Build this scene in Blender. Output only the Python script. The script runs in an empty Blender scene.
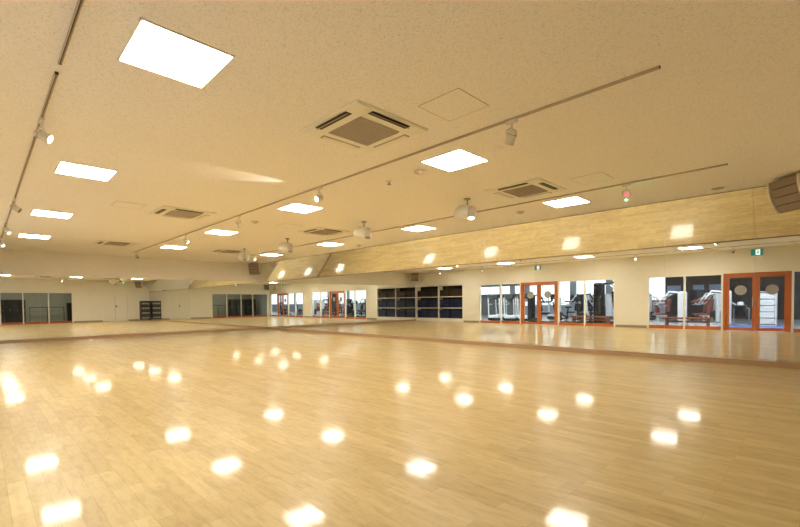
import bpy, bmesh, math, random
from mathutils import Vector, Matrix, Euler
random.seed(7)
PI = math.pi
S = bpy.context.scene
COL = S.collection

# ------------------------------------------------------------------ room dimensions (metres)
LEN, WID, H = 18.76, 10.08, 2.952      # x: 0..LEN, y: -WID..0
MT, KICK = 2.161, 0.10                 # top and bottom of the wall mirrors
TILT = math.radians(27.8)
DT = (H - MT) * math.tan(TILT)

# ------------------------------------------------------------------ materials
MATS = {}
def mat(name, col=(.8, .8, .8), rough=.5, metal=0, spec=.5, emit=None, estr=0, coat=0, coatr=.1):
    if name in MATS: return MATS[name]
    m = bpy.data.materials.new(name); m.use_nodes = True
    nt = m.node_tree; b = nt.nodes['Principled BSDF']
    b.inputs['Base Color'].default_value = (*col, 1)
    b.inputs['Roughness'].default_value = rough
    b.inputs['Metallic'].default_value = metal
    b.inputs['Specular IOR Level'].default_value = spec
    b.inputs['Coat Weight'].default_value = coat
    b.inputs['Coat Roughness'].default_value = coatr
    if emit:
        b.inputs['Emission Color'].default_value = (*emit, 1)
        b.inputs['Emission Strength'].default_value = estr
    # a trace of procedural unevenness on every painted surface
    if not emit:
        tc = nt.nodes.new('ShaderNodeTexCoord'); n = nt.nodes.new('ShaderNodeTexNoise')
        n.inputs['Scale'].default_value = 6; n.inputs['Detail'].default_value = 3
        nt.links.new(tc.outputs['Object'], n.inputs['Vector'])
        mx = nt.nodes.new('ShaderNodeMix'); mx.data_type = 'RGBA'
        mx.inputs[6].default_value = (*[c * .95 for c in col], 1); mx.inputs[7].default_value = (*[min(1, c * 1.04) for c in col], 1)
        nt.links.new(n.outputs['Fac'], mx.inputs[0]); nt.links.new(mx.outputs[2], b.inputs['Base Color'])
    MATS[name] = m
    return m

def floor_mat():
    m = bpy.data.materials.new('maple_floor'); m.use_nodes = True
    nt = m.node_tree; N = nt.nodes; L = nt.links; b = N['Principled BSDF']
    tc = N.new('ShaderNodeTexCoord')
    br = N.new('ShaderNodeTexBrick')
    br.inputs['Scale'].default_value = 1.0
    br.inputs['Brick Width'].default_value = 0.61
    br.inputs['Row Height'].default_value = 0.091
    br.inputs['Mortar Size'].default_value = 0.0012
    br.inputs['Mortar Smooth'].default_value = 0.2
    br.inputs['Bias'].default_value = 0.0
    br.offset = 0.37; br.offset_frequency = 3
    br.inputs['Color1'].default_value = (*FC1, 1)
    br.inputs['Color2'].default_value = (*FC2, 1)
    br.inputs['Mortar'].default_value = (.42, .31, .15, 1)
    L.new(tc.outputs['Object'], br.inputs['Vector'])
    # wider boards of tone: groups of strips differ a little
    br2 = N.new('ShaderNodeTexBrick')
    br2.inputs['Scale'].default_value = 1.0; br2.inputs['Brick Width'].default_value = .915; br2.inputs['Row Height'].default_value = .182
    br2.inputs['Mortar Size'].default_value = 0; br2.offset = .43; br2.offset_frequency = 2
    br2.inputs['Color1'].default_value = (.93, .915, .89, 1); br2.inputs['Color2'].default_value = (1.03, 1.025, 1.02, 1); br2.inputs['Mortar'].default_value = (1, 1, 1, 1)
    L.new(tc.outputs['Object'], br2.inputs['Vector'])
    mp = N.new('ShaderNodeMapping'); mp.inputs['Scale'].default_value = (2.2, 9, 1)
    L.new(tc.outputs['Object'], mp.inputs['Vector'])
    g = N.new('ShaderNodeTexNoise'); g.inputs['Scale'].default_value = 2.6; g.inputs['Detail'].default_value = 8; g.inputs['Roughness'].default_value = .65
    L.new(mp.outputs['Vector'], g.inputs['Vector'])
    cr = N.new('ShaderNodeValToRGB'); cr.color_ramp.elements[0].position = .33; cr.color_ramp.elements[0].color = (.76, .70, .62, 1)
    cr.color_ramp.elements[1].position = .55; cr.color_ramp.elements[1].color = (1.05, 1.05, 1.05, 1)
    L.new(g.outputs['Fac'], cr.inputs['Fac'])
    m1 = N.new('ShaderNodeMix'); m1.data_type = 'RGBA'; m1.blend_type = 'MULTIPLY'; m1.inputs[0].default_value = 1
    L.new(br.outputs['Color'], m1.inputs[6]); L.new(br2.outputs['Color'], m1.inputs[7])
    m2 = N.new('ShaderNodeMix'); m2.data_type = 'RGBA'; m2.blend_type = 'MULTIPLY'; m2.inputs[0].default_value = .6
    L.new(m1.outputs[2], m2.inputs[6]); L.new(cr.outputs['Color'], m2.inputs[7])
    L.new(m2.outputs[2], b.inputs['Base Color'])
    b.inputs['Roughness'].default_value = .38
    b.inputs['Specular IOR Level'].default_value = .25
    b.inputs['Coat Weight'].default_value = .38
    b.inputs['Coat IOR'].default_value = 1.5
    # lacquer: slightly wavy, rougher in scuffed patches
    n2 = N.new('ShaderNodeTexNoise'); n2.inputs['Scale'].default_value = 1.1; n2.inputs['Detail'].default_value = 4
    L.new(tc.outputs['Object'], n2.inputs['Vector'])
    mr = N.new('ShaderNodeMapRange'); mr.inputs['To Min'].default_value = .055; mr.inputs['To Max'].default_value = .095
    L.new(n2.outputs['Fac'], mr.inputs['Value']); L.new(mr.outputs['Result'], b.inputs['Coat Roughness'])
    n3 = N.new('ShaderNodeTexNoise'); n3.inputs['Scale'].default_value = 9; n3.inputs['Detail'].default_value = 2
    mp2 = N.new('ShaderNodeMapping'); mp2.inputs['Scale'].default_value = (.35, 1.6, 1)
    L.new(tc.outputs['Object'], mp2.inputs['Vector']); L.new(mp2.outputs['Vector'], n3.inputs['Vector'])
    bp = N.new('ShaderNodeBump'); bp.inputs['Strength'].default_value = 1; bp.inputs['Distance'].default_value = .0005
    L.new(n3.outputs['Fac'], bp.inputs['Height']); L.new(bp.outputs['Normal'], b.inputs['Coat Normal'])
    return m

def ceiling_mat():
    m = bpy.data.materials.new('rockwool_ceiling'); m.use_nodes = True
    nt = m.node_tree; N = nt.nodes; L = nt.links; b = N['Principled BSDF']
    tc = N.new('ShaderNodeTexCoord')
    n = N.new('ShaderNodeTexNoise'); n.inputs['Scale'].default_value = 70; n.inputs['Detail'].default_value = 3; n.inputs['Roughness'].default_value = .6
    L.new(tc.outputs['Object'], n.inputs['Vector'])
    cr = N.new('ShaderNodeValToRGB')
    cr.color_ramp.elements[0].position = .36; cr.color_ramp.elements[0].color = (*[c * .84 for c in CEIL], 1)
    cr.color_ramp.elements[1].position = .47; cr.color_ramp.elements[1].color = (*CEIL, 1)
    L.new(n.outputs['Fac'], cr.inputs['Fac']); L.new(cr.outputs['Color'], b.inputs['Base Color'])
    b.inputs['Roughness'].default_value = .95; b.inputs['Specular IOR Level'].default_value = .1
    bp = N.new('ShaderNodeBump'); bp.inputs['Strength'].default_value = .6; bp.inputs['Distance'].default_value = .006
    L.new(n.outputs['Fac'], bp.inputs['Height']); L.new(bp.outputs['Normal'], b.inputs['Normal'])
    return m

def mirror_mat():
    m = bpy.data.materials.new('silvered_mirror'); m.use_nodes = True
    nt = m.node_tree; nt.nodes.clear()
    o = nt.nodes.new('ShaderNodeOutputMaterial'); g = nt.nodes.new('ShaderNodeBsdfGlossy')
    g.inputs['Color'].default_value = (.88, .90, .86, 1); g.inputs['Roughness'].default_value = 0
    nt.links.new(g.outputs[0], o.inputs[0])
    return m

def glass_mat(name, tint=(.93, .95, .95), gloss=.06):
    m = bpy.data.materials.new(name); m.use_nodes = True
    nt = m.node_tree; nt.nodes.clear(); N = nt.nodes
    o = N.new('ShaderNodeOutputMaterial'); t = N.new('ShaderNodeBsdfTransparent'); t.inputs['Color'].default_value = (*tint, 1)
    g = N.new('ShaderNodeBsdfGlossy'); g.inputs['Roughness'].default_value = .01; g.inputs['Color'].default_value = (1, 1, 1, 1)
    f = N.new('ShaderNodeFresnel')
    geo = N.new('ShaderNodeNewGeometry'); mr = N.new('ShaderNodeMapRange')          # same reflectance from either side of the pane
    mr.inputs['To Min'].default_value = 1.30; mr.inputs['To Max'].default_value = 1/1.30
    nt.links.new(geo.outputs['Backfacing'], mr.inputs['Value']); nt.links.new(mr.outputs['Result'], f.inputs['IOR'])
    mx = N.new('ShaderNodeMixShader')
    nt.links.new(f.outputs[0], mx.inputs[0]); nt.links.new(t.outputs[0], mx.inputs[1]); nt.links.new(g.outputs[0], mx.inputs[2])
    nt.links.new(mx.outputs[0], o.inputs[0])
    return m

# tone controls
CEIL = (.93, .90, .84)
FC1 = (.53, .395, .175); FC2 = (.62, .48, .225)
LAMP = (1.0, .93, .815); LAMP_E = 40.0
GYM_E = 9.0

M_FLOOR = floor_mat(); M_CEIL = ceiling_mat(); M_MIRROR = mirror_mat()
M_GLASS = glass_mat('clear_glass'); M_GLASS_D = glass_mat('corridor_glass', (.90, .91, .88))
M_WALL = mat('painted_wall', (.80, .765, .67), .85, spec=.2)
M_WHITE = mat('white_paint', (.82, .80, .74), .5)
M_LAMP = mat('lamp_diffuser', (1, 1, 1), emit=LAMP, estr=LAMP_E)
M_GYMFILL = mat('fitness_fill_emitter', (1, 1, 1), emit=(.93, .97, 1), estr=GYM_E)  # glow of the added fitness-room fill panels
M_KICK = mat('kickboard_wood', (.43, .285, .165), .35)
M_TRIM = mat('mirror_trim', (.22, .16, .09), .4, metal=.3)
M_BASE = mat('baseboard_grey_brown', (.33, .27, .18), .5)
M_ORANGE = mat('orange_wood', (.50, .14, .035), .35)
M_TRACK = mat('track_grey', (.50, .42, .32), .5)
M_SPOT = mat('spot_white', (.70, .68, .60), .35)
M_SPOTG = mat('spot_metal', (.35, .34, .32), .35, metal=.7)
M_LENS = mat('lit_lens', (1, 1, 1), emit=(1, .93, .80), estr=6)
M_LENSF = mat('faint_lit_lens', (1, 1, 1), emit=(1, .93, .80), estr=1.6)
M_LENSD = mat('unlit_lens', (.30, .30, .28), .15)
M_PINK = mat('pink_led_lens', (.8, .2, .3), emit=(.52, .22, .22), estr=1)
M_GREENLED = mat('green_led', (.2, .8, .3), emit=(.10, 1, .25), estr=60)
M_ACW = mat('ac_cream', (.86, .84, .72), .5)
M_ACG = mat('ac_grille', (.44, .38, .30), .6)
M_DARK = mat('dark_slot', (.05, .04, .03), .6)
M_SPK = mat('speaker_grille', (.30, .235, .18), .7)
M_SPKC = mat('speaker_cabinet', (.74, .67, .54), .5)
M_NAVY = mat('navy_mat', (.012, .02, .075), .6)
M_SHBACK = mat('shelf_dark_back', (.035, .022, .016), .7)
M_BLACK = mat('black_plastic', (.015, .015, .018), .35)
M_BLACKM = mat('black_metal', (.03, .03, .035), .4, metal=.4)
M_FRAMEW = mat('machine_white', (.75, .77, .80), .35)
M_STEEL = mat('steel_tube', (.55, .57, .6), .3, metal=.8)
M_RED = mat('maroon_pad', (.22, .06, .05), .5)
M_BENCH = mat('bench_wood', (.25, .09, .05), .45)
M_GREY = mat('grey_wall', (.42, .41, .36), .8)
M_GYMW = mat('fitness_wall', (.62, .65, .68), .8)
M_GYMDARK = mat('fitness_dark_wall', (.125, .095, .085), .6)
M_GYMF = mat('fitness_floor', (.55, .58, .64), .3)
M_BLUEMAT = mat('blue_mat', (.10, .17, .50), .6)
M_SIGN = mat('wall_poster', (.45, .55, .78), .5)
M_GREEN = mat('exit_green', (.01, .20, .17), .4, emit=(.02, .30, .26), estr=.4)
M_EXITW = mat('exit_white', (.8, .8, .8), .4, emit=(.85, 1, .95), estr=1.1)
M_STICK = mat('frosted_sticker', (.36, .35, .33), .7)
M_LOCK = mat('locker_dark', (.02, .022, .026), .45)
M_RAIL = mat('corridor_rail', (.28, .29, .27), .4)
M_CARPET = mat('corridor_floor', (.25, .20, .15), .6)
M_REDBASE = mat('red_wood', (.38, .085, .03), .4)

# ------------------------------------------------------------------ mesh helpers
class MB:
    def __init__(s): s.b = bmesh.new()
    def box(s, c, d, rot=None, bev=0):
        m = Matrix.Translation(c) @ (rot.to_matrix().to_4x4() if rot else Matrix()) @ Matrix.Diagonal((*d, 1))
        r = bmesh.ops.create_cube(s.b, size=1, matrix=m)
        if bev:
            es = list({e for v in r['verts'] for e in v.link_edges})
            bmesh.ops.bevel(s.b, geom=es, offset=bev, segments=2, affect='EDGES', profile=.5)
        return s
    def span(s, x0, x1, y0, y1, z0, z1, bev=0):
        return s.box(((x0+x1)/2, (y0+y1)/2, (z0+z1)/2), (abs(x1-x0), abs(y1-y0), abs(z1-z0)), bev=bev)
    def tube(s, p0, p1, r, r2=None, seg=14):
        p0, p1 = Vector(p0), Vector(p1); d = p1 - p0
        m = Matrix.Translation((p0+p1)/2) @ d.to_track_quat('Z', 'Y').to_matrix().to_4x4()
        bmesh.ops.create_cone(s.b, cap_ends=True, segments=seg, radius1=r, radius2=r if r2 is None else r2, depth=d.length, matrix=m)
        return s
    def path(s, pts, r, seg=10):
        for a, b in zip(pts, pts[1:]): s.tube(a, b, r, seg=seg)
        for q in pts[1:-1]: s.ball(q, r)
        return s
    def ball(s, c, r, sc=(1, 1, 1), seg=12):
        m = Matrix.Translation(c) @ Matrix.Diagonal((r*sc[0], r*sc[1], r*sc[2], 1))
        bmesh.ops.create_uvsphere(s.b, u_segments=seg+4, v_segments=seg, radius=1, matrix=m)
        return s
    def lathe(s, prof, M=Matrix(), seg=24):
        rings = []
        for r, z in prof:
            rings.append([s.b.verts.new(M @ Vector((r*math.cos(2*PI*k/seg), r*math.sin(2*PI*k/seg), z))) for k in range(seg)])
        for a, b in zip(rings, rings[1:]):
            for k in range(seg):
                s.b.faces.new((a[k], a[(k+1) % seg], b[(k+1) % seg], b[k]))
        s.b.faces.new(rings[0][::-1]); s.b.faces.new(rings[-1])
        return s
    def prism(s, pts, vec):
        a = [s.b.verts.new(Vector(p)) for p in pts]; b = [s.b.verts.new(Vector(p) + Vector(vec)) for p in pts]
        s.b.faces.new(a[::-1]); s.b.faces.new(b)
        n = len(a)
        for k in range(n): s.b.faces.new((a[k], a[(k+1) % n], b[(k+1) % n], b[k]))
        return s
    def build(s, name, m, parent=None, smooth=False, **props):
        bmesh.ops.recalc_face_normals(s.b, faces=s.b.faces)
        me = bpy.data.meshes.new(name); s.b.to_mesh(me); s.b.free()
        me.materials.append(m)
        if smooth:
            for p in me.polygons: p.use_smooth = True
            try: me.set_sharp_from_angle(angle=math.radians(35))
            except Exception: pass
        o = bpy.data.objects.new(name, me); COL.objects.link(o); o.parent = parent
        for k, v in props.items(): o[k] = v
        return o

def tag(o, label, cat, group=None, kind=None):
    o['label'] = label; o['category'] = cat
    if group: o['group'] = group
    if kind: o['kind'] = kind
    return o
def thing(name, label, cat, loc=(0, 0, 0), rz=0, group=None):
    o = bpy.data.objects.new(name, None); COL.objects.link(o)
    o.empty_display_size = .1; o.location = loc; o.rotation_euler = (0, 0, rz)
    return tag(o, label, cat, group)
def struct_empty(name, loc=(0, 0, 0), label=None, cat=None):
    o = bpy.data.objects.new(name, None); COL.objects.link(o); o.location = loc; o['kind'] = 'structure'
    if label: o['label'] = label
    if cat: o['category'] = cat
    return o
def dup(root, loc, rz, label, group=None):
    r = root.copy(); COL.objects.link(r); r.location = loc; r.rotation_euler = (0, 0, rz); r['label'] = label
    if group: r['group'] = group
    def rec(a, b):
        for ch in [c for c in bpy.data.objects if c.parent == a]:
            c = ch.copy(); COL.objects.link(c); c.parent = b
            rec(ch, c)
    rec(root, r)
    return r

# ------------------------------------------------------------------ shell
def st(mb, name, m, label, cat):
    return tag(mb.build(name, m), label, cat, kind='structure')
st(MB().span(0, LEN, -WID, 0, -.1, 0).span(0, 3.66, -WID-.5, -WID, -.1, 0), 'floor', M_FLOOR, 'glossy pale maple strip floor of the dance studio', 'floor')
st(MB().span(-.15, LEN+.12, -WID-.12, .15, H, H+.15), 'ceiling', M_CEIL, 'speckled cream rock-wool studio ceiling', 'ceiling')
st(MB().span(-.15, -.006, -WID-.55, .15, 0, MT).span(-.15, .0, -WID-.55, .15, MT, H), 'wall_left', M_WALL, 'plain cream wall above the left mirror', 'wall')
st(MB().span(0, LEN+.12, .006, .15, 0, H), 'wall_right', M_WALL, 'wall carrying the long right-hand mirrors', 'wall')

def wall_with_openings(name, axis, lo, hi, plane, thick, openings, label):
    """openings: (a0, a1, z0, z1) along the wall"""
    mb = MB()
    def seg(a0, a1, z0, z1):
        if a1-a0 < 1e-4 or z1-z0 < 1e-4: return
        if axis == 'x': mb.span(a0, a1, plane-thick, plane, z0, z1)
        else: mb.span(plane, plane+thick, a0, a1, z0, z1)
    cur = lo
    for a0, a1, z0, z1 in sorted(openings):
        seg(cur, a0, 0, H); seg(a0, a1, 0, z0); seg(a0, a1, z1, H); cur = a1
    seg(cur, hi, 0, H)
    return st(mb, name, M_WALL, label, 'wall')
WT = 2.08
SOUTH = [(0.0, 3.66, 0.0, 2.17), (4.76, 11.74, 0.0, WT), (12.98, 18.60, 0.0, WT)]
wall_with_openings('wall_rear', 'x', 0, LEN+.12, -WID, .12, SOUTH, 'cream wall with glazed openings to the fitness room')
EAST = [(-9.86, -4.72, 0.0, WT), (-3.01, -1.43, 0, 2.06)]
wall_with_openings('wall_near', 'y', -WID, 0, LEN, .12, EAST, 'cream wall with corridor windows and plain double door')

# baseboards
def bb(name, x0, x1, y0, y1, label):
    st(MB().span(x0, x1, y0, y1, 0, .10), name, M_BASE, label, 'baseboard')
bb('baseboard_rear', 3.70, 4.75, -WID, -WID+.012, 'grey-brown baseboard between the dark shelving and the first window')
bb('baseboard_rear', 11.75, 12.97, -WID, -WID+.012, 'grey-brown baseboard between the two groups of windows')
bb('baseboard_near', LEN-.012, LEN, -4.69, -3.02, 'grey-brown baseboard between corridor windows and white double door')
bb('baseboard_near', LEN-.012, LEN, -1.42, -.72, 'grey-brown baseboard between white double door and equipment rack')

# glazed units in the rear wall -------------------------------------------------
def window_unit(n, a0, a1, mulls, axis, plane, railmat, label, gl, posts=(True, True)):
    w = struct_empty(f'window_{n}', (0, 0, 0), label, 'window')
    def sp(mb, u0, u1, d0, d1, z0, z1):
        if axis == 'x': mb.span(u0, u1, plane-d1, plane-d0, z0, z1)
        else: mb.span(plane+d0, plane+d1, u0, u1, z0, z1)
        return mb
    pw = .055
    edges = [a0+pw/2 if posts[0] else None] + list(mulls) + [a1-pw/2 if posts[1] else None]
    for e in edges:
        if e is not None: sp(MB(), e-pw/2, e+pw/2, -.012, .10, 0, WT-.035).build('window_post', M_WHITE, w)
    sp(MB(), a0, a1, -.012, .10, WT-.035, WT).build('top_frame', M_WHITE, w)
    us = [a0] + list(mulls) + [a1]
    for u0, u1 in zip(us, us[1:]):
        l = u0 + (pw if (u0 == a0 and posts[0]) else (pw/2 if u0 != a0 else 0))
        r = u1 - (pw if (u1 == a1 and posts[1]) else (pw/2 if u1 != a1 else 0))
        sp(MB(), l, r, 0, .09, 0, .13).build('bottom_rail', railmat, w, label='orange-brown wooden bottom rail')
        sp(MB(), l, r, .045, .051, .13, WT-.035).build('pane', gl, w)
    return w
window_unit(1, 4.76, 7.26, [6.10], 'x', -WID, M_ORANGE, 'two-pane window on the rear wall beside the dark shelving', M_GLASS)
window_unit(2, 9.19, 11.74, [10.44], 'x', -WID, M_ORANGE, 'two-pane window on the rear wall beside the orange doors nearer the shelving', M_GLASS)
window_unit(3, 12.98, 15.47, [14.26], 'x', -WID, M_ORANGE, 'two-pane window on the rear wall looking onto the dark fitness-room wall', M_GLASS)
window_unit(4, 17.33, 18.60, [], 'x', -WID, M_ORANGE, 'narrow window in the corner beyond the right-hand orange doors', M_GLASS)
window_unit(5, -9.86, -4.72, [-8.40, -7.31, -6.02], 'y', LEN, M_REDBASE, 'row of dim corridor windows with red bottom rail', M_GLASS_D)

def glass_door(n, a0, a1, label):
    y = -WID
    d = struct_empty(f'door_{n}', (0, 0, 0), label, 'door')
    f = MB(); f.span(a0, a0+.07, y-.10, y+.015, 0, WT); f.span(a1-.07, a1, y-.10, y+.015, 0, WT); f.span(a0+.07, a1-.07, y-.10, y+.015, WT-.08, WT)
    f.build('door_frame', M_ORANGE, d)
    mid = (a0+a1)/2
    for l, r, hx in ((a0+.07, mid-.004, mid-.09), (mid+.004, a1-.07, mid+.09)):
        leaf = MB(); st_ = .10
        leaf.span(l, l+st_, y-.065, y-.02, .01, WT-.085).span(r-st_, r, y-.065, y-.02, .01, WT-.085)
        leaf.span(l+st_, r-st_, y-.065, y-.02, .01, .12).span(l+st_, r-st_, y-.065, y-.02, WT-.165, WT-.085)
        lf = leaf.build('door_leaf', M_ORANGE, d)
        MB().span(l+st_, r-st_, y-.046, y-.040, .12, WT-.165).build('pane', M_GLASS, lf)
        c = (l+r)/2
        MB().lathe([(.0001, 0), (.175, 0), (.175, .003), (.0001, .003)], Matrix.Translation((c, y-.0385, 1.46)) @ Matrix.Rotation(-PI/2, 4, 'X'), 32).build('oval_sticker', M_STICK, lf, label='pale frosted round sticker')
        MB().path([(hx, y-.02, .86), (hx, y+.03, .90), (hx, y+.03, 1.16), (hx, y-.02, 1.20)], .010).build('door_handle', M_STEEL, lf, smooth=True)
    return d
glass_door(1, 7.27, 9.18, 'orange framed glass double door on the rear wall nearer the shelving')
glass_door(2, 15.48, 17.32, 'orange framed glass double door on the rear wall nearer the room corner')

# plain double door in the near wall
d3 = struct_empty('door_3', (0, 0, 0), 'plain cream double door beside the equipment rack', 'door')
f = MB(); f.span(LEN-.012, LEN+.12, -3.01, -2.975, 0, 2.06).span(LEN-.012, LEN+.12, -1.465, -1.43, 0, 2.06).span(LEN-.012, LEN+.12, -2.975, -1.465, 2.025, 2.06)
f.build('door_frame', M_WHITE, d3)
for a, b_, hy in ((-2.975, -2.25, -2.36), (-2.244, -1.465, -2.22)):
    lf = MB().span(LEN+.02, LEN+.06, a+.003, b_-.003, .006, 2.02).build('door_leaf', M_WALL, d3)
MB().span(LEN+.005, LEN+.02, -2.21, -2.15, 1.02, 1.16).tube((LEN+.02, -2.18, 1.09), (LEN-.05, -2.18, 1.09), .012).tube((LEN-.05, -2.18, 1.09), (LEN-.05, -2.08, 1.09), .012).build('door_handle', M_DARK, lf, label='small dark lever handle')

# ------------------------------------------------------------------ mirrors
JX = [0.0] + [15.95 - 1.335*k for k in range(11, -1, -1)] + [17.285, LEN]
JX = sorted(set(round(max(0, j), 3) for j in JX))
mr = thing('wall_mirror', 'long upright mirror wall on the right, standing on a low brown kickboard', 'mirror', (0, 0, 0))
for a, b_ in zip(JX, JX[1:]):
    MB().span(a+.001, b_-.001, -.004, .004, KICK, MT-.006).build('mirror_panel', M_MIRROR, mr)
MB().span(.03, LEN-.005, -.028, .004, 0.0, KICK-.002).build('kickboard', M_KICK, mr, label='brown wooden kickboard')
MB().span(.008, LEN-.005, -.010, .004, MT-.006, MT-.001).build('top_trim', M_TRIM, mr)
ml = thing('wall_mirror', 'upright mirror wall on the left, below a plain cream wall', 'mirror', (0, 0, 0))
JY = [0, -1.30, -2.63, -3.96, -5.29, -6.62, -7.95, -WID+.01]
for a, b_ in zip(JY, JY[1:]):
    MB().span(-.004, .004, b_+.001, a-(.006 if a == 0 else .001), KICK, MT-.006).build('mirror_panel', M_MIRROR, ml)
MB().span(-.004, .028, -WID+.01, -.03, 0.0, KICK-.002).build('kickboard', M_KICK, ml, label='brown wooden kickboard')
MB().span(-.004, .008, -WID+.01, -.03, MT-.006, MT-.001).build('top_trim', M_WHITE, ml)
mt_ = thing('tilted_mirror', 'mirror band leaning forward between the right mirror wall and the ceiling, reflecting the floor', 'mirror', (0, 0, MT))
ny, nz = math.cos(TILT), math.sin(TILT)            # behind the glass
th = .008
for a, b_ in zip(JX, JX[1:]):
    h_ = H-MT-.004
    MB().prism([(a+.0015, -.001, .002), (a+.0015, -DT-.001+.006, h_), (a+.0015, -DT+.008, h_), (a+.0015, .005, .002)], (b_-a-.003, 0, 0)).build('mirror_panel', M_MIRROR, mt_)
MB().span(.01, LEN-.01, -.014, .004, -.001, .006).build('bottom_trim', M_TRIM, mt_)
MB().span(.01, LEN-.01, -DT-.012, -DT+.004, H-MT-.010, H-MT-.001).build('top_trim', M_TRIM, mt_)

# ------------------------------------------------------------------ ceiling lamps
def lamp_proto(label, loc):
    t = thing('ceiling_light', label, 'ceiling light', loc, 0, 'square ceiling lights in the studio')
    f = MB(); o_, i_ = (.318, .304), (.304, .290)
    f.span(-o_[0], o_[0], i_[1], o_[1], -.010, 0).span(-o_[0], o_[0], -o_[1], -i_[1], -.010, 0)
    f.span(-o_[0], -i_[0], -i_[1], i_[1], -.010, 0).span(i_[0], o_[0], -i_[1], i_[1], -.010, 0)
    f.build('frame', M_WHITE, t)
    MB().span(-i_[0], i_[0], -i_[1], i_[1], -.007, -.001).build('diffuser', M_LAMP, t)
    return t
RN = ['left row', 'middle row', 'right row']
PN = ['nearest the camera', 'second from the camera', 'third from the camera', 'farthest from the camera']
first = None
for j, y in enumerate((-8.316, -5.026, -1.723)):
    for i in range(4):
        x = 14.783 - 3.662*i
        lab = f'glowing square ceiling light, {PN[i]} in the {RN[j]} of lights'
        if first is None: first = lamp_proto(lab, (x, y, H))
        else: dup(first, (x, y, H), 0, lab)

# ------------------------------------------------------------------ air conditioner cassettes
def ac_proto(label, loc):
    t = thing('ceiling_air_conditioner', label, 'air conditioner', loc, 0, 'ceiling cassette air conditioners')
    h = .475; p = MB()
    p.lathe([(h*1.414, 0), (h*1.414, -.010), (h*1.37, -.022), (.0001, -.022)], Matrix.Rotation(PI/4, 4, 'Z'), 4)
    p.build('panel', M_ACW, t)
    g = MB(); g.span(-.26, .26, -.26, .26, -.030, -.020)
    gr = g.build('intake_grille', M_ACG, t)
    l = MB()
    for k in range(18): l.span(-.255, .255, -.254+k*.0296, -.246+k*.0296, -.036, -.029)
    l.build('louvre', M_ACG, gr)
    for a, nm in ((0, 0), (PI/2, 1), (PI, 2), (-PI/2, 3)):
        R = Matrix.Rotation(a, 4, 'Z')
        s_ = MB(); s_.box(R @ Vector((.392, 0, -.0225)), (.075, .50, .006) if nm % 2 == 0 else (.50, .075, .006))
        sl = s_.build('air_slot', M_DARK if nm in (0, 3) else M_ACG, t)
        v = MB()
        tilt_ = .55 if nm in (0, 3) else .12
        m_ = Euler((0, tilt_, 0)).to_matrix().to_4x4()
        fl = R @ Matrix.Translation((.400, 0, -.032)) @ m_
        v.b.clear(); r = bmesh.ops.create_cube(v.b, size=1, matrix=fl @ Matrix.Diagonal((.062, .47, .006, 1)))
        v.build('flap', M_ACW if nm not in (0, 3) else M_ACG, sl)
    return t
acs = [((14.73, -6.49), 'cream ceiling air conditioner, largest one, between the two nearest rows of lights'),
       ((14.70, -3.07), 'cream ceiling air conditioner near the right, just left of a ceiling light and hatch'),
       ((9.21, -6.49), 'cream ceiling air conditioner in the middle distance on the left'),
       ((3.66, -6.50), 'cream ceiling air conditioner far away near the left mirror wall'),
       ((9.25, -3.20), 'cream ceiling air conditioner in the middle distance on the right, near the hanging effect lights'),
       ((3.88, -3.32), 'cream ceiling air conditioner farthest away near the corner speaker')]
for k, ((x, y), lab) in enumerate(acs):
    if k == 0: ac0 = ac_proto(lab, (x, y, H))
    else: dup(ac0, (x, y, H), 0, lab)

# access hatches
def hatch_proto(label, loc):
    t = thing('ceiling_hatch', label, 'hatch', loc, 0, 'square access hatches in the ceiling')
    f = MB(); a, b_ = .233, .226
    f.span(-a, a, b_, a, -.004, 0).span(-a, a, -a, -b_, -.004, 0).span(-a, -b_, -b_, b_, -.004, 0).span(b_, a, -b_, b_, -.004, 0)
    f.build('frame', mat('hatch_frame', (.62, .55, .44), .6), t)
    MB().span(-b_, b_, -b_, b_, -.003, 0).build('panel', M_CEIL, t)
    return t
hs = [((15.71, -6.24), 'flat square ceiling hatch beside the largest air conditioner'),
      ((15.68, -2.90), 'flat square ceiling hatch near the right air conditioner and the long track'),
      ((9.28, -7.42), 'flat square ceiling hatch at left in front of the distant air conditioner'),
      ((9.36, -4.24), 'flat square ceiling hatch in the middle distance between air conditioner and lights')]
for k, ((x, y), lab) in enumerate(hs):
    if k == 0: h0 = hatch_proto(lab, (x, y, H))
    else: dup(h0, (x, y, H), 0, lab)

# detectors
for (x, y, r, h, lab) in [(14.19, -5.04, .075, .03, 'round detector on the ceiling left of the nearest middle-row light'),
                          (13.79, -1.60, .075, .03, 'round detector on the ceiling close to the tilted mirror'),
                          (9.33, -5.05, .075, .03, 'small round detector on the ceiling in the middle distance'),
                          (4.41, -1.61, .075, .03, 'round detector on the far ceiling beside the farthest right-row light'),
                          (7.84, -.90, .075, .03, 'round detector on the ceiling above the far tilted mirror')]:
    t = thing('smoke_detector', lab, 'detector', (x, y, H), 0, 'round ceiling detectors')
    MB().lathe([(r, 0), (r, -.010), (r*.8, -h), (.0001, -h)]).build('base', mat('detector_beige', (.60, .53, .42), .5), t, smooth=True)
    MB().lathe([(r*.4, -h), (r*.35, -h-.012), (.0001, -h-.014)]).build('sensor', M_TRACK, t, smooth=True)
t = thing('sprinkler_head', 'small metal sprinkler head on the ceiling near the round detector', 'sprinkler', (13.56, -5.02, H))
MB().lathe([(.05, 0), (.045, -.01), (.02, -.014), (.0001, -.014)]).build('rose', M_ACW, t, smooth=True)
MB().tube((0, 0, -.012), (0, 0, -.05), .009).lathe([(.032, -.05), (.032, -.054), (.0001, -.054)]).build('nozzle', M_SPOTG, t)
t = thing('ceiling_vent', 'flat pale disc vent on the ceiling near the right speaker', 'vent', (16.89, -.84, H))
MB().lathe([(.13, 0), (.125, -.008), (.0001, -.008)]).build('cover', M_ACW, t, smooth=True)
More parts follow.
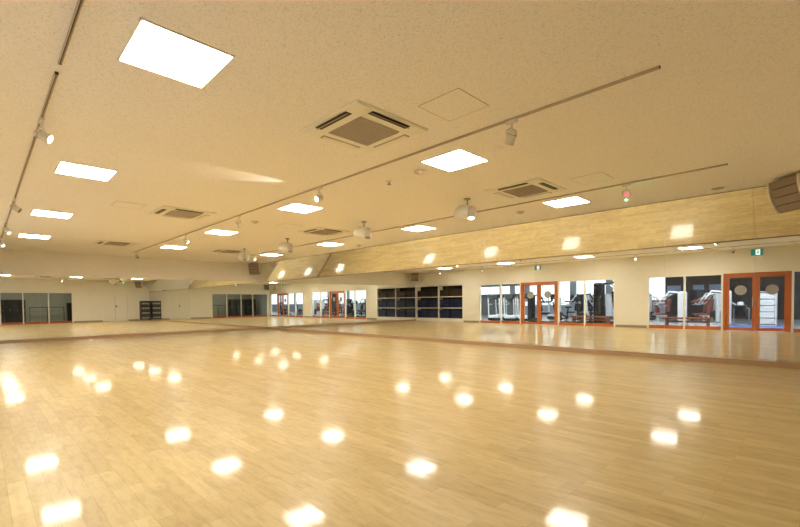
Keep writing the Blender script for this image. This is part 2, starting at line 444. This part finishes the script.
MB().lathe([(.09, -.008), (.085, -.014), (.0001, -.014)]).build('disc', M_ACG, t, smooth=True)
t = thing('ceiling_vent', 'faint flat disc on the ceiling beside the first track spotlight', 'vent', (15.41, -5.01, H))
MB().lathe([(.06, 0), (.055, -.006), (.0001, -.006)]).build('cover', M_ACW, t, smooth=True)

# ------------------------------------------------------------------ lighting tracks
def track(label, segs, y):
    t = thing('lighting_track', label, 'lighting track', (0, y, H))
    for a, b_ in segs:
        m = MB(); m.span(a, b_, -.011, -.004, -.020, 0).span(a, b_, .004, .011, -.020, 0).span(a, b_, -.004, .004, -.006, 0)
        rl = m.build('rail', M_TRACK, t)
        MB().span(a-.004, a, -.012, .012, -.021, 0).build('end_cap', M_DARK, rl); MB().span(b_, b_+.004, -.012, .012, -.021, 0).build('end_cap', M_DARK, rl)
        MB().span(a, b_, -.0035, .0035, -.008, -.006).build('conductor', M_DARK, rl)
    return t
track('grey lighting track at far left, broken by short gaps', [(.9, 12.80), (12.9, 13.95), (14.14, 18.2)], -8.91)
track('grey lighting track running diagonally through the middle of the ceiling', [(1.60, 17.22)], -5.61)
track('grey lighting track nearest the tilted mirror', [(2.4, 17.20)], -2.27)

# track spotlights
def spot(label, x, y, aim, lensmat, back=False):
    t = thing('track_spotlight', label, 'spotlight', (x, y, H-.021), 0, 'spotlights on the ceiling tracks')
    MB().span(-.06, .06, -.016, .016, -.030, 0, bev=.004).tube((0, 0, -.03), (0, 0, -.075), .011).build('track_adapter', M_SPOT, t)
    d = Vector(aim).normalized(); c = Vector((0, 0, -.155)); k_ = .78
    side = d.cross(Vector((0, 0, 1))).normalized()
    a, b_ = c + side*.054, c - side*.054
    MB().path([a, a+Vector((0, 0, .055)), (0, 0, -.075), b_+Vector((0, 0, .055)), b_], .006, 8).build('yoke', M_SPOT, t, smooth=True)
    q = Matrix.Translation(c) @ d.to_track_quat('Z', 'Y').to_matrix().to_4x4() @ Matrix.Scale(k_, 4)
    hd = MB().lathe([(.0001, -.085), (.028, -.083), (.045, -.065), (.050, -.04), (.056, .05), (.060, .095), (.054, .095), (.050, .080), (.0001, .078)], q, 24).build('lamp_head', M_SPOT, t, smooth=True)
    MB().lathe([(.0001, .082), (.049, .082), (.049, .088), (.0001, .090)], q, 24).build('lens', lensmat, hd, smooth=True)
    MB().lathe([(.052, -.03), (.056, -.028), (.056, -.022), (.052, -.020)], q, 24).build('cooling_ring', M_SPOTG, hd)
    return t
spot('white track spotlight at left, nearest on the left track, its lit face turned right', 12.86, -8.91, (.55, 1, -.55), M_LENS)
spot('dim track spotlight at far left between two lights', 8.69, -8.91, (.5, 1, -.7), M_LENSD)
spot('small lit track spotlight at the left edge, second from the far end', 5.74, -8.91, (.6, .6, -.8), M_LENSF)
spot('tiny lit track spotlight at the far end of the left track', 2.92, -8.91, (.8, .4, -.6), M_LENSF)
spot('track spotlight high on the left track, visible only in the mirrors', 15.9, -8.91, (.2, 1, -.7), M_LENSD)
spot('large white spotlight on the middle track seen from behind, upper right of centre', 15.94, -5.59+.0-.02, (-.75, .35, -1.1), M_LENS)
spot('white spotlight on the middle track with bright face turned left, near the centre', 12.62, -5.61, (.15, -1, -.45), M_LENS)
sp_ = bpy.data.lights.new('spotlight_beam', 'SPOT'); sp_.energy = 45; sp_.color = (1, .86, .72); sp_.spot_size = math.radians(34); sp_.spot_blend = .6; sp_.shadow_soft_size = .045
so_ = bpy.data.objects.new('spotlight_beam', sp_); COL.objects.link(so_); so_.location = (12.60, -5.74, H-.215)
so_.rotation_euler = Vector((-.30, -1, .16)).to_track_quat('-Z', 'Y').to_euler()
spot('small dim spotlight on the middle track, third from the camera', 9.78, -5.61, (-.2, .6, -1), M_LENSD)
spot('small lit spotlight on the middle track just above a far ceiling light', 6.68, -5.61, (.5, .7, -.8), M_LENS)
spot('tiny spotlight at the far end of the middle track', 2.0, -5.61, (.9, .1, -.7), M_LENSD)
pk = spot('spotlight with pink coloured face on the right track', 15.96, -2.27, (.35, -1, -.25), M_PINK)
MB().lathe([(.0001, -.001), (.018, 0), (.012, -.012), (.0001, -.014)], Matrix.Translation((0, 0, -.235)), 12).build('status_light', M_GREENLED, pk, label='small green light under the lamp')
spot('small lit spotlight at the far end of the right track above the corner speaker', 3.6, -2.27, (.8, -.4, -.7), M_LENSF)

# effect lights: broad drum head with a side scanner barrel
def effect(label, x, y, rz, lit=True):
    t = thing('effect_light', label, 'effect light', (x, y, H), rz, 'hanging effect lights with domed heads')
    MB().lathe([(.055, 0), (.055, -.018), (.02, -.024), (.0001, -.024)]).tube((0, 0, -.02), (0, 0, -.12), .014).build('ceiling_mount', M_SPOTG, t, smooth=True)
    MB().path([(0, -.10, -.27), (0, -.10, -.15), (0, 0, -.12), (0, .10, -.15), (0, .10, -.27)], .010).build('yoke', M_SPOT, t, smooth=True)
    hs_ = MB()
    prof = [(.0001, .0), (.08, -.006), (.14, -.035), (.19, -.09), (.208, -.15), (.20, -.21), (.165, -.25), (.0001, -.26)]
    hs_.lathe(prof, Matrix.Translation((0, 0, -.115)) @ Matrix.Rotation(.28, 4, 'Y'), 32)
    hd = hs_.build('housing', M_SPOT, t, smooth=True)
    q = Matrix.Translation((.135, -.07, -.255)) @ Vector((-.15, .30, 1)).to_track_quat('Z', 'Y').to_matrix().to_4x4()
    br = MB().lathe([(.0001, .09), (.05, .085), (.066, .06), (.066, -.13), (.058, -.13), (.056, -.12), (.0001, -.12)], q, 24).build('barrel', mat('barrel_grey', (.55, .52, .44), .4), hd, smooth=True)
    MB().lathe([(.0001, -.122), (.052, -.122), (.052, -.130), (.0001, -.134)], q, 20).build('lens', M_LENS if lit else M_LENSD, hd, smooth=True)
    return t
effect('large domed effect light with a lit barrel, hanging right of centre', 13.70, -3.27, 0)
effect('domed effect light hanging near the centre above the far mirror', 10.90, -3.27, .3, False)
effect('small domed effect light hanging between two far air conditioners', 7.63, -3.28, .5, False)
effect('smallest domed effect light, farthest away, above the corner speaker', 4.79, -3.20, .2, False)

# ------------------------------------------------------------------ corner loudspeakers
def speaker(label, x, y, rz):
    t = thing('line_array_speaker', label, 'loudspeaker', (x, y, H), rz, 'curved loudspeakers hung in the room corners')
    MB().span(-.30, -.06, -.20, .20, -.014, 0, bev=.003).tube((-.20, -.12, -.014), (-.20, -.12, -.10), .012).tube((-.20, .12, -.014), (-.20, .12, -.10), .012).build('ceiling_bracket', M_SPKC, t)
    z, xo, W = -.045, 0.0, .25
    ptsf = [(xo, z)]; ang = 0.05
    for k in range(4):
        a = ang + k*.20
        x2, z2 = ptsf[-1][0] - .128*math.sin(a), ptsf[-1][1] - .128*math.cos(a)
        ptsf.append((x2, z2))
    back = [(px-.26*math.cos(.05+.20*k)*(1-.06*k), pz+.26*math.sin(.20*k)*.7) for k, (px, pz) in enumerate(ptsf)]
    for k in range(4):
        (fx0, fz0), (fx1, fz1) = ptsf[k], ptsf[k+1]; (bx0, bz0), (bx1, bz1) = back[k], back[k+1]
        g = .003
        m = MB().prism([(fx0-.012, -W+.022, fz0-g), (fx1-.012, -W+.022, fz1+g), (bx1, -W+.022, bz1+g), (bx0, -W+.022, bz0-g)], (0, 2*W-.044, 0)).build('speaker_box', M_DARK, t)
        dx, dz = fx1-fx0, fz1-fz0
        MB().prism([(fx0, -W+.024, fz0-.007), (fx1, -W+.024, fz1+.007), (fx1-.012, -W+.024, fz1+.007), (fx0-.012, -W+.024, fz0-.007)], (0, 2*W-.048, 0)).build('grille', M_SPK, m, label='brown perforated speaker grille')
    for s_ in (-W, W-.020):
        MB().prism([(p_[0]+.014, s_, p_[1]) for p_ in ptsf] + [(b_[0], s_, b_[1]) for b_ in back[::-1]], (0, .020, 0)).build('side_plate', M_SPKC, t, label='cream side plate')
    return t
speaker('large curved loudspeaker hung at the right edge before the tilted mirror', 17.68, -1.00, math.radians(-135))
speaker('curved loudspeaker hung in the far corner where the two mirror walls meet', .66, -.90, math.radians(-45))
speaker('curved loudspeaker hung above the dark shelving at the rear wall', .60, -9.35, math.radians(45))
speaker('curved loudspeaker hung in the corner beside the camera, seen only in mirrors', 17.85, -9.30, math.radians(135))

# ------------------------------------------------------------------ shelving with navy mats
sh = thing('shelving_unit', 'wide open shelving with cream frame and dark compartments recessed in the rear wall', 'shelving', (.008, -WID-.42, 0))
SX, D = 3.645, .42
for x in (0, SX/2-.02, SX-.04): MB().span(x, x+.045, .002, D, 0, 2.15).build('upright', M_WHITE, sh)
for z in (.16, .78, 1.44, 2.11):
    for x0, x1 in ((.045, SX/2-.02), (SX/2+.025, SX-.04)):
        MB().span(x0, x1, .012, D-.002, z, z+.04).build('shelf', M_WHITE, sh)
MB().span(.045, SX-.04, .002, .010, .0, 2.15).build('back_panel', M_SHBACK, sh)
for x0, x1 in ((.045, SX/2-.02), (SX/2+.025, SX-.04)):
    MB().span(x0, x1, D-.03, D-.004, 0.0, .158).build('plinth', M_WHITE, sh)
cols = ['left', 'right']; rows = {1: 'bottom', 2: 'middle', 3: 'top'}
mat_i = 0
for ci, cx in enumerate((.93, 2.73)):
    for row, z in ((1, .20), (2, .82), (3, 1.48)):
        for half in (-.43, .43):
            for lay in range(5 if row < 3 else 4):
                m = MB().span(-.40, .40, -.17, .17, 0, .095, bev=.02)
                mm = M_NAVY if row < 3 else M_SHBACK
                nm = 'exercise_mat' if row < 3 else 'step_board'
                o = m.build(nm, mm)
                o.location = (.008+cx+half, -WID-.21, z+.001+lay*.097)
                col = 'beside mirror' if ci == 0 else 'nearer windows'
                sd = 'left' if half < 0 else 'right'
                od = ['lowest', 'second lowest', 'third lowest', 'fourth lowest', 'fifth lowest'][lay]
                what = 'folded navy mat' if row < 3 else 'dark brown step board'
                tag(o, f'{what}, {od} of the {sd} pile, {rows[row]} shelf {col}', 'exercise mat' if row < 3 else 'step board',
                    'navy mats on the shelving' if row < 3 else 'dark boards on the top shelf')

# equipment rack beside the double door
rk = thing('equipment_rack', 'black audio equipment rack standing against the near wall beside the white double door', 'rack', (LEN-.02, -.06, 0))
r = MB(); D2, W2, H2 = .50, .62, 1.48
r.span(-D2, 0, -.03, 0, .06, H2).span(-D2, 0, -W2, -W2+.03, .06, H2).span(-D2, 0, -W2+.03, -.03, H2-.03, H2).span(-D2, 0, -W2+.03, -.03, .06, .09).span(-.02, 0, -W2+.03, -.03, .09, H2-.03)
r.build('cabinet', M_BLACKM, rk)
for k, zz in enumerate((.14, .32, .50, .68, .86, 1.04, 1.22)):
    dv = MB().span(-D2+.02, -.05, -W2+.04, -.04, zz, zz+.13, bev=.004).build('audio_unit', M_BLACK if k % 2 else M_SPOTG, rk)
    kn = MB()
    for q in range(4): kn.tube((-D2+.02, -.12-q*.12, zz+.065), (-D2+.002, -.12-q*.12, zz+.065), .018)
    kn.build('knob', M_SPOT, dv)
for sx in (-D2+.05, -.05):
    for sy in (-W2+.05, -.05): MB().tube((sx, sy-.012, .03), (sx, sy+.012, .03), .03).tube((sx, sy, .03), (sx, sy, .06), .012).build('castor', M_BLACK, rk)

# exit signs, clock
def exit_sign(label, x):
    t = thing('exit_sign', label, 'exit sign', (x, -WID, 2.66), 0, 'green exit signs above the doors')
    MB().span(-.17, .17, .002, .055, 0, .24, bev=.006).build('sign_box', M_WHITE, t)
    fc = MB().span(-.162, .162, .055, .058, .008, .232).build('sign_face', M_GREEN, t)
    MB().span(-.03, .09, .058, .060, .03, .21).build('doorway', M_EXITW, t)
    g = MB()                                        # running figure in green, on the white doorway
    def limb(a, b_, w):
        a, b_ = Vector((a[0], .0615, a[1])), Vector((b_[0], .0615, b_[1])); d = b_-a
        n = Vector((-d.z, 0, d.x)).normalized()*w/2
        g.prism([a-n, a+n, b_+n, b_-n], (0, .0015, 0))
    limb((.03, .155), (.03, .105), .034); limb((.03, .108), (.062, .075), .018); limb((.062, .075), (.052, .042), .015)
    limb((.03, .108), (.002, .085), .018); limb((.002, .085), (-.022, .078), .014)
    limb((.035, .15), (.068, .13), .013); limb((.025, .15), (-.004, .130), .013)
    g.tube((.036, .061, .180), (.036, .063, .180), .014)
    g.build('running_figure', M_GREEN, t)
    return t
exit_sign('small green exit sign above the orange door nearer the shelving', 8.20)
exit_sign('small green exit sign above the orange door nearer the corner', 16.42)
t = thing('wall_clock', 'round wall clock high above the corner window', 'clock', (17.72, -WID, 2.62))
q = Matrix.Rotation(-PI/2, 4, 'X')
MB().lathe([(.0001, .002), (.17, .002), (.17, .04), (.155, .045), (.15, .030), (.0001, .030)], q, 40).build('case', M_ACG, t, smooth=True)
MB().lathe([(.0001, .030), (.149, .030), (.149, .032), (.0001, .032)], q, 40).build('face', M_WHITE, t)
h_ = MB().box((.03, .036, .03), (.008, .003, .09), Euler((0, .8, 0))).box((-.02, .036, .045), (.006, .003, .12), Euler((0, -.4, 0)))
for k in range(12):
    a = k*PI/6; h_.box((.125*math.sin(a), .034, .125*math.cos(a)), (.010, .002, .022), Euler((0, a, 0)))
h_.build('hands', M_BLACK, t)

# floor sockets by the kickboard
for x, y, lab in ((16.30, -.12, 'tiny round metal floor socket near the right kickboard, left one'), (17.42, -.16, 'tiny round metal floor socket near the right kickboard, right one')):
    t = thing('floor_socket', lab, 'floor socket', (x, y, 0), 0, 'floor sockets by the right mirror')
    MB().lathe([(.045, 0), (.040, .004), (.0001, .005)], seg=24).build('cover', M_SPOTG, t, smooth=True)
    MB().lathe([(.018, .005), (.016, .009), (.0001, .009)], seg=16).build('cap', M_ORANGE, t, smooth=True)

# ------------------------------------------------------------------ fitness room beyond the rear glazing
GY0, GY1, GX0, GX1, GH = -WID-.12, -22.0, -7.0, 48.0, 3.0
st(MB().span(GX0, GX1, GY1-.15, GY0+.12-.12, -.1, -.002), 'floor_fitness_room', M_GYMF, 'grey-blue floor of the fitness room', 'floor')
st(MB().span(GX0, GX1, GY1-.15, GY0, GH, GH+.1), 'ceiling_fitness_room', M_GYMW, 'pale ceiling of the fitness room', 'ceiling')
gw = MB()
gw.span(GX0, -3.5, GY1-.15, GY1, 0, GH).span(.9, 4.65, GY1-.15, GY1, 0, .80).span(4.65, 7.2, GY1-.15, GY1, 0, 1.55).span(7.2, 10.86, GY1-.15, GY1, 0, 1.10).span(-3.5, 10.86, GY1-.15, GY1, 2.88, GH)
gs = MB().span(-3.5, .9, GY1-.15, GY1, 0, 1.75).span(-3.5, .9, GY1-.15, GY1, 2.45, 2.88)
st(gs, 'wall_fitness_room', M_GREY, 'grey lower part of the fitness-room wall at its left', 'wall')
gw.span(18, GX1, GY1-.15, GY1, 0, 1.10).span(18, GX1, GY1-.15, GY1, 2.88, GH)
for x in (22, 26, 30, 34, 38, 42): gw.span(x, x+.42, GY1-.15, GY1, 1.10, 2.88)
for x in (-.4, .9, 4.65, 7.2): gw.span(x, x+.42, GY1-.15, GY1, 1.10, 2.88)
st(gw, 'wall_fitness_room', M_GYMW, 'pale far wall of the fitness room with daylight windows', 'wall')
st(MB().span(10.86, 18.0, GY1-.15, GY1, 0, GH), 'wall_fitness_room', M_GYMDARK, 'dark brown far wall of the fitness room', 'wall')
st(MB().span(GX0-.1, GX0, GY1-.15, GY0, 0, GH), 'wall_fitness_room', M_GREY, 'grey left end wall of the fitness room', 'wall')
st(MB().span(GX1, GX1+.1, GY1-.15, GY0, 0, GH), 'wall_fitness_room', M_GYMDARK, 'dark right end wall of the fitness room', 'wall')
st(MB().span(GX0, -.16, GY0-.0, GY0+.12, 0, GH), 'wall_fitness_room', M_GYMW, 'pale side wall of the fitness room past the studio', 'wall')
st(MB().span(LEN+.12, GX1, GY0, GY0+.12, 0, GH), 'wall_fitness_room', M_GYMW, 'grey side wall between fitness room and corridor', 'wall')
win = struct_empty('window_6', (0, 0, 0), 'bright daylight windows in the far wall of the fitness room', 'window')
for a, b_ in ((-3.5, -.4), (.02, .9), (1.32, 4.65), (5.07, 7.2), (7.62, 10.86)):
    f = MB(); n_ = 2 if b_-a < 3 else 3
    z0_, z1_ = (1.75, 2.45) if b_ < 1 else (.80, 2.88) if b_ < 4.7 else ((1.55, 2.88) if b_ < 7.3 else (1.10, 2.88))
    f.span(a, b_, GY1-.10, GY1-.05, z0_, z0_+.04).span(a, b_, GY1-.10, GY1-.05, z1_-.04, z1_)
    for k in range(n_+1):
        x = a + (b_-a-.04)*k/n_; f.span(x, x+.04, GY1-.10, GY1-.05, z0_+.04, z1_-.04)
    f.build('window_frame', M_WHITE, win)
gl0 = None
for k, (x, y) in enumerate([(x, y) for y in (-11.7,) for x in (-4, 0, 4, 8, 12, 16, 21, 26, 31)]):  # added panels, kept out of view above the glazing, to light the machines
    lab = 'added unseen fill panel just beyond the glazing of the fitness room'
    if gl0 is None:
        gl0 = thing('fitness_room_fill', lab, 'ceiling light', (x, y, GH), 0, 'added fill panels in the fitness room')
        MB().span(-1.62, 1.62, -.72, .72, -.012, 0).build('frame', M_WHITE, gl0)
        MB().span(-1.6, 1.6, -.7, .7, -.018, -.012).build('diffuser', M_GYMFILL, gl0)
    else: dup(gl0, (x, y, GH), 0, lab)
for x, z, w, h, lab in ((10.95, 1.70, .75, .33, 'pale blue poster on the dark fitness-room wall, left one'), (12.35, 1.74, .55, .30, 'row of small white notices on the dark fitness-room wall'), (13.15, 1.70, .70, .34, 'pale blue poster on the dark fitness-room wall, right one')):
    tag(MB().span(x, x+w, GY1, GY1+.02, z, z+h).build('poster', M_SIGN), lab, 'poster', 'posters on the dark wall')

# machines
def station(label, x, y, rz, sc=1.0, FR=None, PD=None):
    FR = FR or M_FRAMEW; PD = PD or M_RED
    t = thing('weight_machine', label, 'weight machine', (x, y, 0), rz, 'strength machines in the fitness room'); t.scale = (sc,)*3
    f = MB(); f.span(-.55, .75, -.04, .04, 0, .07).span(-.50, -.42, -.32, .32, 0, .07).span(.60, .68, -.42, .42, 0, .07)
    f.path([(-.46, 0, .05), (-.46, 0, 1.45), (.0, 0, 1.50), (.30, 0, 1.05)], .035).path([(.1, 0, .05), (.1, 0, .45), (.45, 0, .45)], .03)
    f.build('frame', FR, t)
    MB().span(-.66, -.36, -.19, .19, .10, 1.50, bev=.06).build('weight_tower', FR, t, label='tall weight stack cover')
    w = MB()
    for k in range(9): w.span(-.36, -.33, -.12, .12, .16+k*.055, .205+k*.055)
    w.build('weight_plate', M_BLACK, t, kind='stuff')
    MB().span(.08, .52, -.20, .20, .46, .54, bev=.03).build('seat', PD, t)
    MB().box((.02, 0, .88), (.09, .34, .60), Euler((0, -.12, 0)), bev=.03).build('backrest', PD, t)
    MB().span(.10, .62, -.17, .17, 1.06, 1.14, bev=.02).build('arm_pad', PD, t)
    for s_ in (-1, 1):
        MB().path([(-.1, .10*s_, 1.40), (.15, .36*s_, 1.25), (.36, .36*s_, .95), (.50, .26*s_, .95)], .022).build('press_arm', M_STEEL, t)
    MB().span(.58, .70, -.26, .26, .22, .34, bev=.04).build('foot_roller', M_BLACK, t)
    return t
def bike(label, x, y, rz):
    t = thing('exercise_bike', label, 'exercise bike', (x, y, 0), rz, 'black exercise bikes seen through the glazing')
    MB().span(-.50, -.42, -.26, .26, 0, .07).span(.46, .54, -.26, .26, 0, .07).span(-.45, .5, -.04, .04, .03, .10).path([(.30, 0, .08), (.42, 0, .70), (.50, 0, 1.10)], .04).path([(-.18, 0, .08), (-.26, 0, .78)], .035).build('frame', M_BLACKM, t)
    MB().lathe([(.0001, -.06), (.20, -.06), (.24, -.03), (.24, .03), (.20, .06), (.0001, .06)], Matrix.Translation((.18, 0, .36)) @ Matrix.Rotation(PI/2, 4, 'X'), 28).build('flywheel_cover', M_BLACK, t, smooth=True)
    MB().box((-.28, 0, .82), (.28, .22, .08), bev=.03).build('saddle', M_BLACK, t)
    MB().path([(.50, -.22, 1.12), (.42, -.20, 1.02), (.50, 0, 1.05), (.42, .20, 1.02), (.50, .22, 1.12)], .018).build('handlebar', M_STEEL, t)
    MB().box((.54, 0, 1.24), (.05, .26, .22), Euler((0, -.35, 0)), bev=.015).build('console', M_BLACK, t)
    for s_ in (-1, 1): MB().tube((.02, .10*s_, .36), (.02+.12*s_, .12*s_, .30), .015).box((.02+.12*s_, .17*s_, .30), (.11, .09, .025)).build('pedal', M_STEEL, t)
    return t
def treadmill(label, x, y, rz):
    t = thing('treadmill', label, 'treadmill', (x, y, 0), rz, 'treadmills in the fitness room')
    MB().span(-.95, .75, -.38, .38, .02, .18, bev=.03).build('deck', M_BLACKM, t)
    MB().span(-.93, .45, -.25, .25, .18, .19).build('belt', M_BLACK, t)
    MB().span(.42, .80, -.34, .34, .16, .34, bev=.05).build('motor_cover', M_FRAMEW, t)
    for s_ in (-1, 1): MB().path([(.62, .36*s_, .20), (.72, .36*s_, 1.36)], .035).path([(.70, .36*s_, 1.0), (.15, .36*s_, .98)], .025).build('upright', M_FRAMEW, t)
    MB().box((.72, 0, 1.42), (.10, .46, .30), Euler((0, -.3, 0)), bev=.03).build('console', M_BLACK, t)
    return t
BK = dict(FR=M_FRAMEW, PD=M_BLACK); BB = dict(FR=M_BLACKM, PD=M_BLACK)
bike('black exercise bike behind the left pane next to the orange door', 8.62, -11.9, 3.0)
station('black padded strength machine in the window by the orange door, left one', 9.35, -13.5, .2, 1.0, **BB)
station('black padded strength machine in the window by the orange door, right one', 11.05, -13.7, 2.9, 1.0, **BB)
bike('black exercise bike in the middle of the window by the orange door', 9.80, -11.9, 3.3)
station('tall black strength machine at the right end of that window', 11.20, -11.6, 0, 1.32, **BB)
station('black strength machine behind the left leaf of the orange door', 7.2, -12.2, .1, 1.0, **BB)
station('white strength machine with black pads behind the right leaf of the orange door', 8.2, -14.6, 2.9, 1.0, **BK)
bike('black exercise bike further back in the fitness room', 9.0, -16.4, .4)
station('white weight machine with maroon pads, left one before the dark wall', 13.20, -12.5, PI, 1.0)
station('white weight machine with maroon pads, right one beside the orange door', 14.72, -12.7, PI+.15, 1.0)
station('white weight machine with maroon pads, lower one between the two tall towers', 14.2, -14.7, 2.6, .95)
station('white and maroon machine at the left edge of the dark wall window', 12.2, -14.6, .3, .85)
for k, (x, y) in enumerate(((19.5, -14.0), (21.4, -13.2), (23.5, -14.5), (25.6, -15.6), (28.0, -16.8), (31.0, -18.0))):
    bike('black exercise bike far beyond the corner door, ' + ['first', 'second', 'third', 'fourth', 'fifth', 'sixth'][k] + ' of the far line', x, y, 1.1+.3*k)
station('white weight machine far back beside the tall daylight window', 11.5, -15.9, 1.2)
station('white weight machine behind the black bikes', 9.9, -15.9, -1.2)
for k, (x, y) in enumerate(((5.0, -13.4), (5.9, -13.4), (3.9, -13.4), (3.1, -15.5), (4.4, -15.5), (6.4, -16.2))):
    treadmill(['grey treadmill behind the left pane of the shelving-side window', 'grey treadmill behind the right pane of the shelving-side window', 'grey treadmill just past the edge of the shelving-side window',
               'treadmill in the second line, leftmost', 'treadmill in the second line, middle', 'treadmill in the second line, rightmost'][k], x, y, 1.45)
def bench(label, x0, x1, y):
    t = thing('long_bench', label, 'bench', (x0, y, 0), 0, 'long maroon benches along the glazing')
    w = x1-x0
    MB().span(0, w, -.18, .18, .36, .43, bev=.015).build('seat', M_BENCH, t)
    MB().span(.1, w-.1, -.02, .02, .22, .30).build('stretcher', M_BENCH, t)
    for x in (.10, w-.16):
        for s_ in (-1, 1): MB().span(x, x+.06, s_*.13-.03, s_*.13+.03, 0, .36).build('leg', M_BENCH, t)
    return t
bench('long maroon bench below the window beside the orange door nearer the shelving', 9.55, 11.35, -10.75)
bench('long maroon bench below the window before the dark wall', 13.40, 15.05, -10.75)
t = thing('towel_rack', 'white drawer rack standing behind the right leaf of the corner door', 'rack', (16.15, -14.1, 0))
MB().span(0, .05, 0, .4, .05, 1.45).span(.53, .58, 0, .4, .05, 1.45).span(0, .58, 0, .02, .05, 1.45).span(0, .58, 0, .4, 0, .06).span(0, .58, 0, .4, 1.42, 1.46).build('frame', M_FRAMEW, t)
for k in range(5): MB().span(.06, .52, .03, .39, .10+k*.26, .33+k*.26, bev=.01).build('drawer', M_FRAMEW, t)
t = thing('cleaning_cart', 'black cart behind the left leaf of the corner door', 'cart', (15.45, -13.6, -.06))
MB().span(0, .36, 0, .4, .45, .95, bev=.04).build('body', M_BLACK, t)
MB().lathe([(.0001, .95), (.11, .95), (.12, 1.0), (.09, 1.08), (.0001, 1.09)], Matrix.Translation((.16, .2, 0))).build('lid', M_FRAMEW, t, smooth=True)
MB().path([(-.06, .2, .80), (-.06, .2, .08), (.44, .2, .08), (.44, .2, .80), (.34, .2, .86)], .02).build('stand', M_STEEL, t)
MB().path([(0, .02, .95), (-.10, .02, 1.05), (-.10, .38, 1.05), (0, .38, .95)], .015).build('handle', M_STEEL, t)
for k, (x, lab) in enumerate(((15.0, 'blue floor mat behind the left leaf of the corner door'), (16.15, 'blue floor mat behind the right leaf of the corner door'))):
    tag(MB().span(x, x+1.05, -13.2, -11.4, -.001, .05, bev=.01).build('floor_mat', M_BLUEMAT), lab, 'floor mat', 'blue floor mats')

# ------------------------------------------------------------------ dim corridor beyond the near wall
CX0, CX1 = LEN+.12, 22.0
st(MB().span(LEN, CX1, -WID, .15, -.1, -.002), 'floor_corridor', M_CARPET, 'dim corridor floor', 'floor')
st(MB().span(CX0, CX1, -WID, .15, 2.7, 2.8), 'ceiling_corridor', M_GREY, 'dim corridor ceiling', 'ceiling')
st(MB().span(CX1, CX1+.1, -WID, .15, 0, 2.8), 'wall_corridor', M_GREY, 'grey far wall of the corridor', 'wall')
st(MB().span(CX0, CX1, .15, .25, 0, 2.8), 'wall_corridor', M_GREY, 'grey end wall of the corridor', 'wall')
t = thing('corridor_fill', 'added fill light brightening the corridor beyond the near wall windows', 'ceiling light', (20.3, -6.5, 2.69))  # added glowing strip that lifts the corridor behind the windows out of black
MB().span(-.15, .15, -1.8, 1.8, -.03, 0).build('body', M_WHITE, t)
MB().span(-.12, .12, -1.75, 1.75, -.04, -.03).build('diffuser', mat('corridor_fill_emitter', (1, 1, 1), emit=(1, .98, .82), estr=15.0), t)
for k in range(7):
    t = thing('locker', ['end', 'second', 'third', 'fourth', 'fifth', 'sixth', 'seventh'][k] + ' dark locker in the corridor row, counted from the rear wall', 'locker', (20.6, -9.6+k*.36, 0), 0, 'dark lockers in the corridor')
    MB().span(0, .45, .01, .35, -.002, 1.62).build('body', M_LOCK, t)
    MB().span(-.02, 0, .015, .345, .07, 1.60).build('locker_door', M_LOCK if k % 2 else M_BLACKM, t)
    MB().span(-.03, -.02, .29, .31, .85, .95).build('handle', M_STEEL, t)
t = thing('corridor_bench', 'low shelf with two rails standing in the dim corridor', 'shelf', (20.4, -6.9, 0))
for z in (.42, .80, 1.06): MB().span(0, .30, 0, 1.9, z, z+.04).build('rail', M_RAIL if z < .9 else M_LOCK, t)
for y in (0, .93, 1.86): MB().span(.12, .16, y, y+.04, 0, 1.06).build('post', M_LOCK, t)
t = thing('vending_cabinet', 'dark cabinet at the end of the corridor windows', 'cabinet', (20.3, -4.85, 0))
MB().span(0, .5, 0, .7, 0, 1.38, bev=.01).build('body', M_LOCK, t)
MB().span(-.012, 0, .05, .65, .15, 1.30).build('cabinet_door', M_BLACK, t)

# ------------------------------------------------------------------ world, camera, view
w = bpy.data.worlds.new('overcast_sky'); S.world = w; w.use_nodes = True
bg = w.node_tree.nodes['Background']; bg.inputs['Color'].default_value = (.88, .94, 1, 1); bg.inputs['Strength'].default_value = 2.3

cam = bpy.data.cameras.new('camera'); co = bpy.data.objects.new('camera', cam); COL.objects.link(co)
cam.sensor_fit = 'HORIZONTAL'; cam.sensor_width = 36; cam.lens = 423.65/800*36; cam.shift_y = (313.0-263.5)/800
cam.clip_start = .02
R_ = Vector((.70544525, .70868285, -.01075247)); U_ = Vector((-.0097998, .02492206, .99964136)); F_ = Vector((-.70869667, .70508688, -.0245261))
co.matrix_world = Matrix(((R_.x, U_.x, -F_.x, 18.1425), (R_.y, U_.y, -F_.y, -9.3818), (R_.z, U_.z, -F_.z, 1.1481), (0, 0, 0, 1)))
S.camera = co
S.view_settings.view_transform = 'Standard'; S.view_settings.look = 'None'; S.view_settings.gamma = 1
S.view_settings.exposure = 0.0; S.view_settings.use_curve_mapping = False
c = S.cycles
c.max_bounces = 16; c.diffuse_bounces = 6; c.glossy_bounces = 12; c.transmission_bounces = 8; c.transparent_max_bounces = 16
c.caustics_reflective = True; c.caustics_refractive = False; c.blur_glossy = 1.5
c.sample_clamp_indirect = 50; c.use_denoising = True
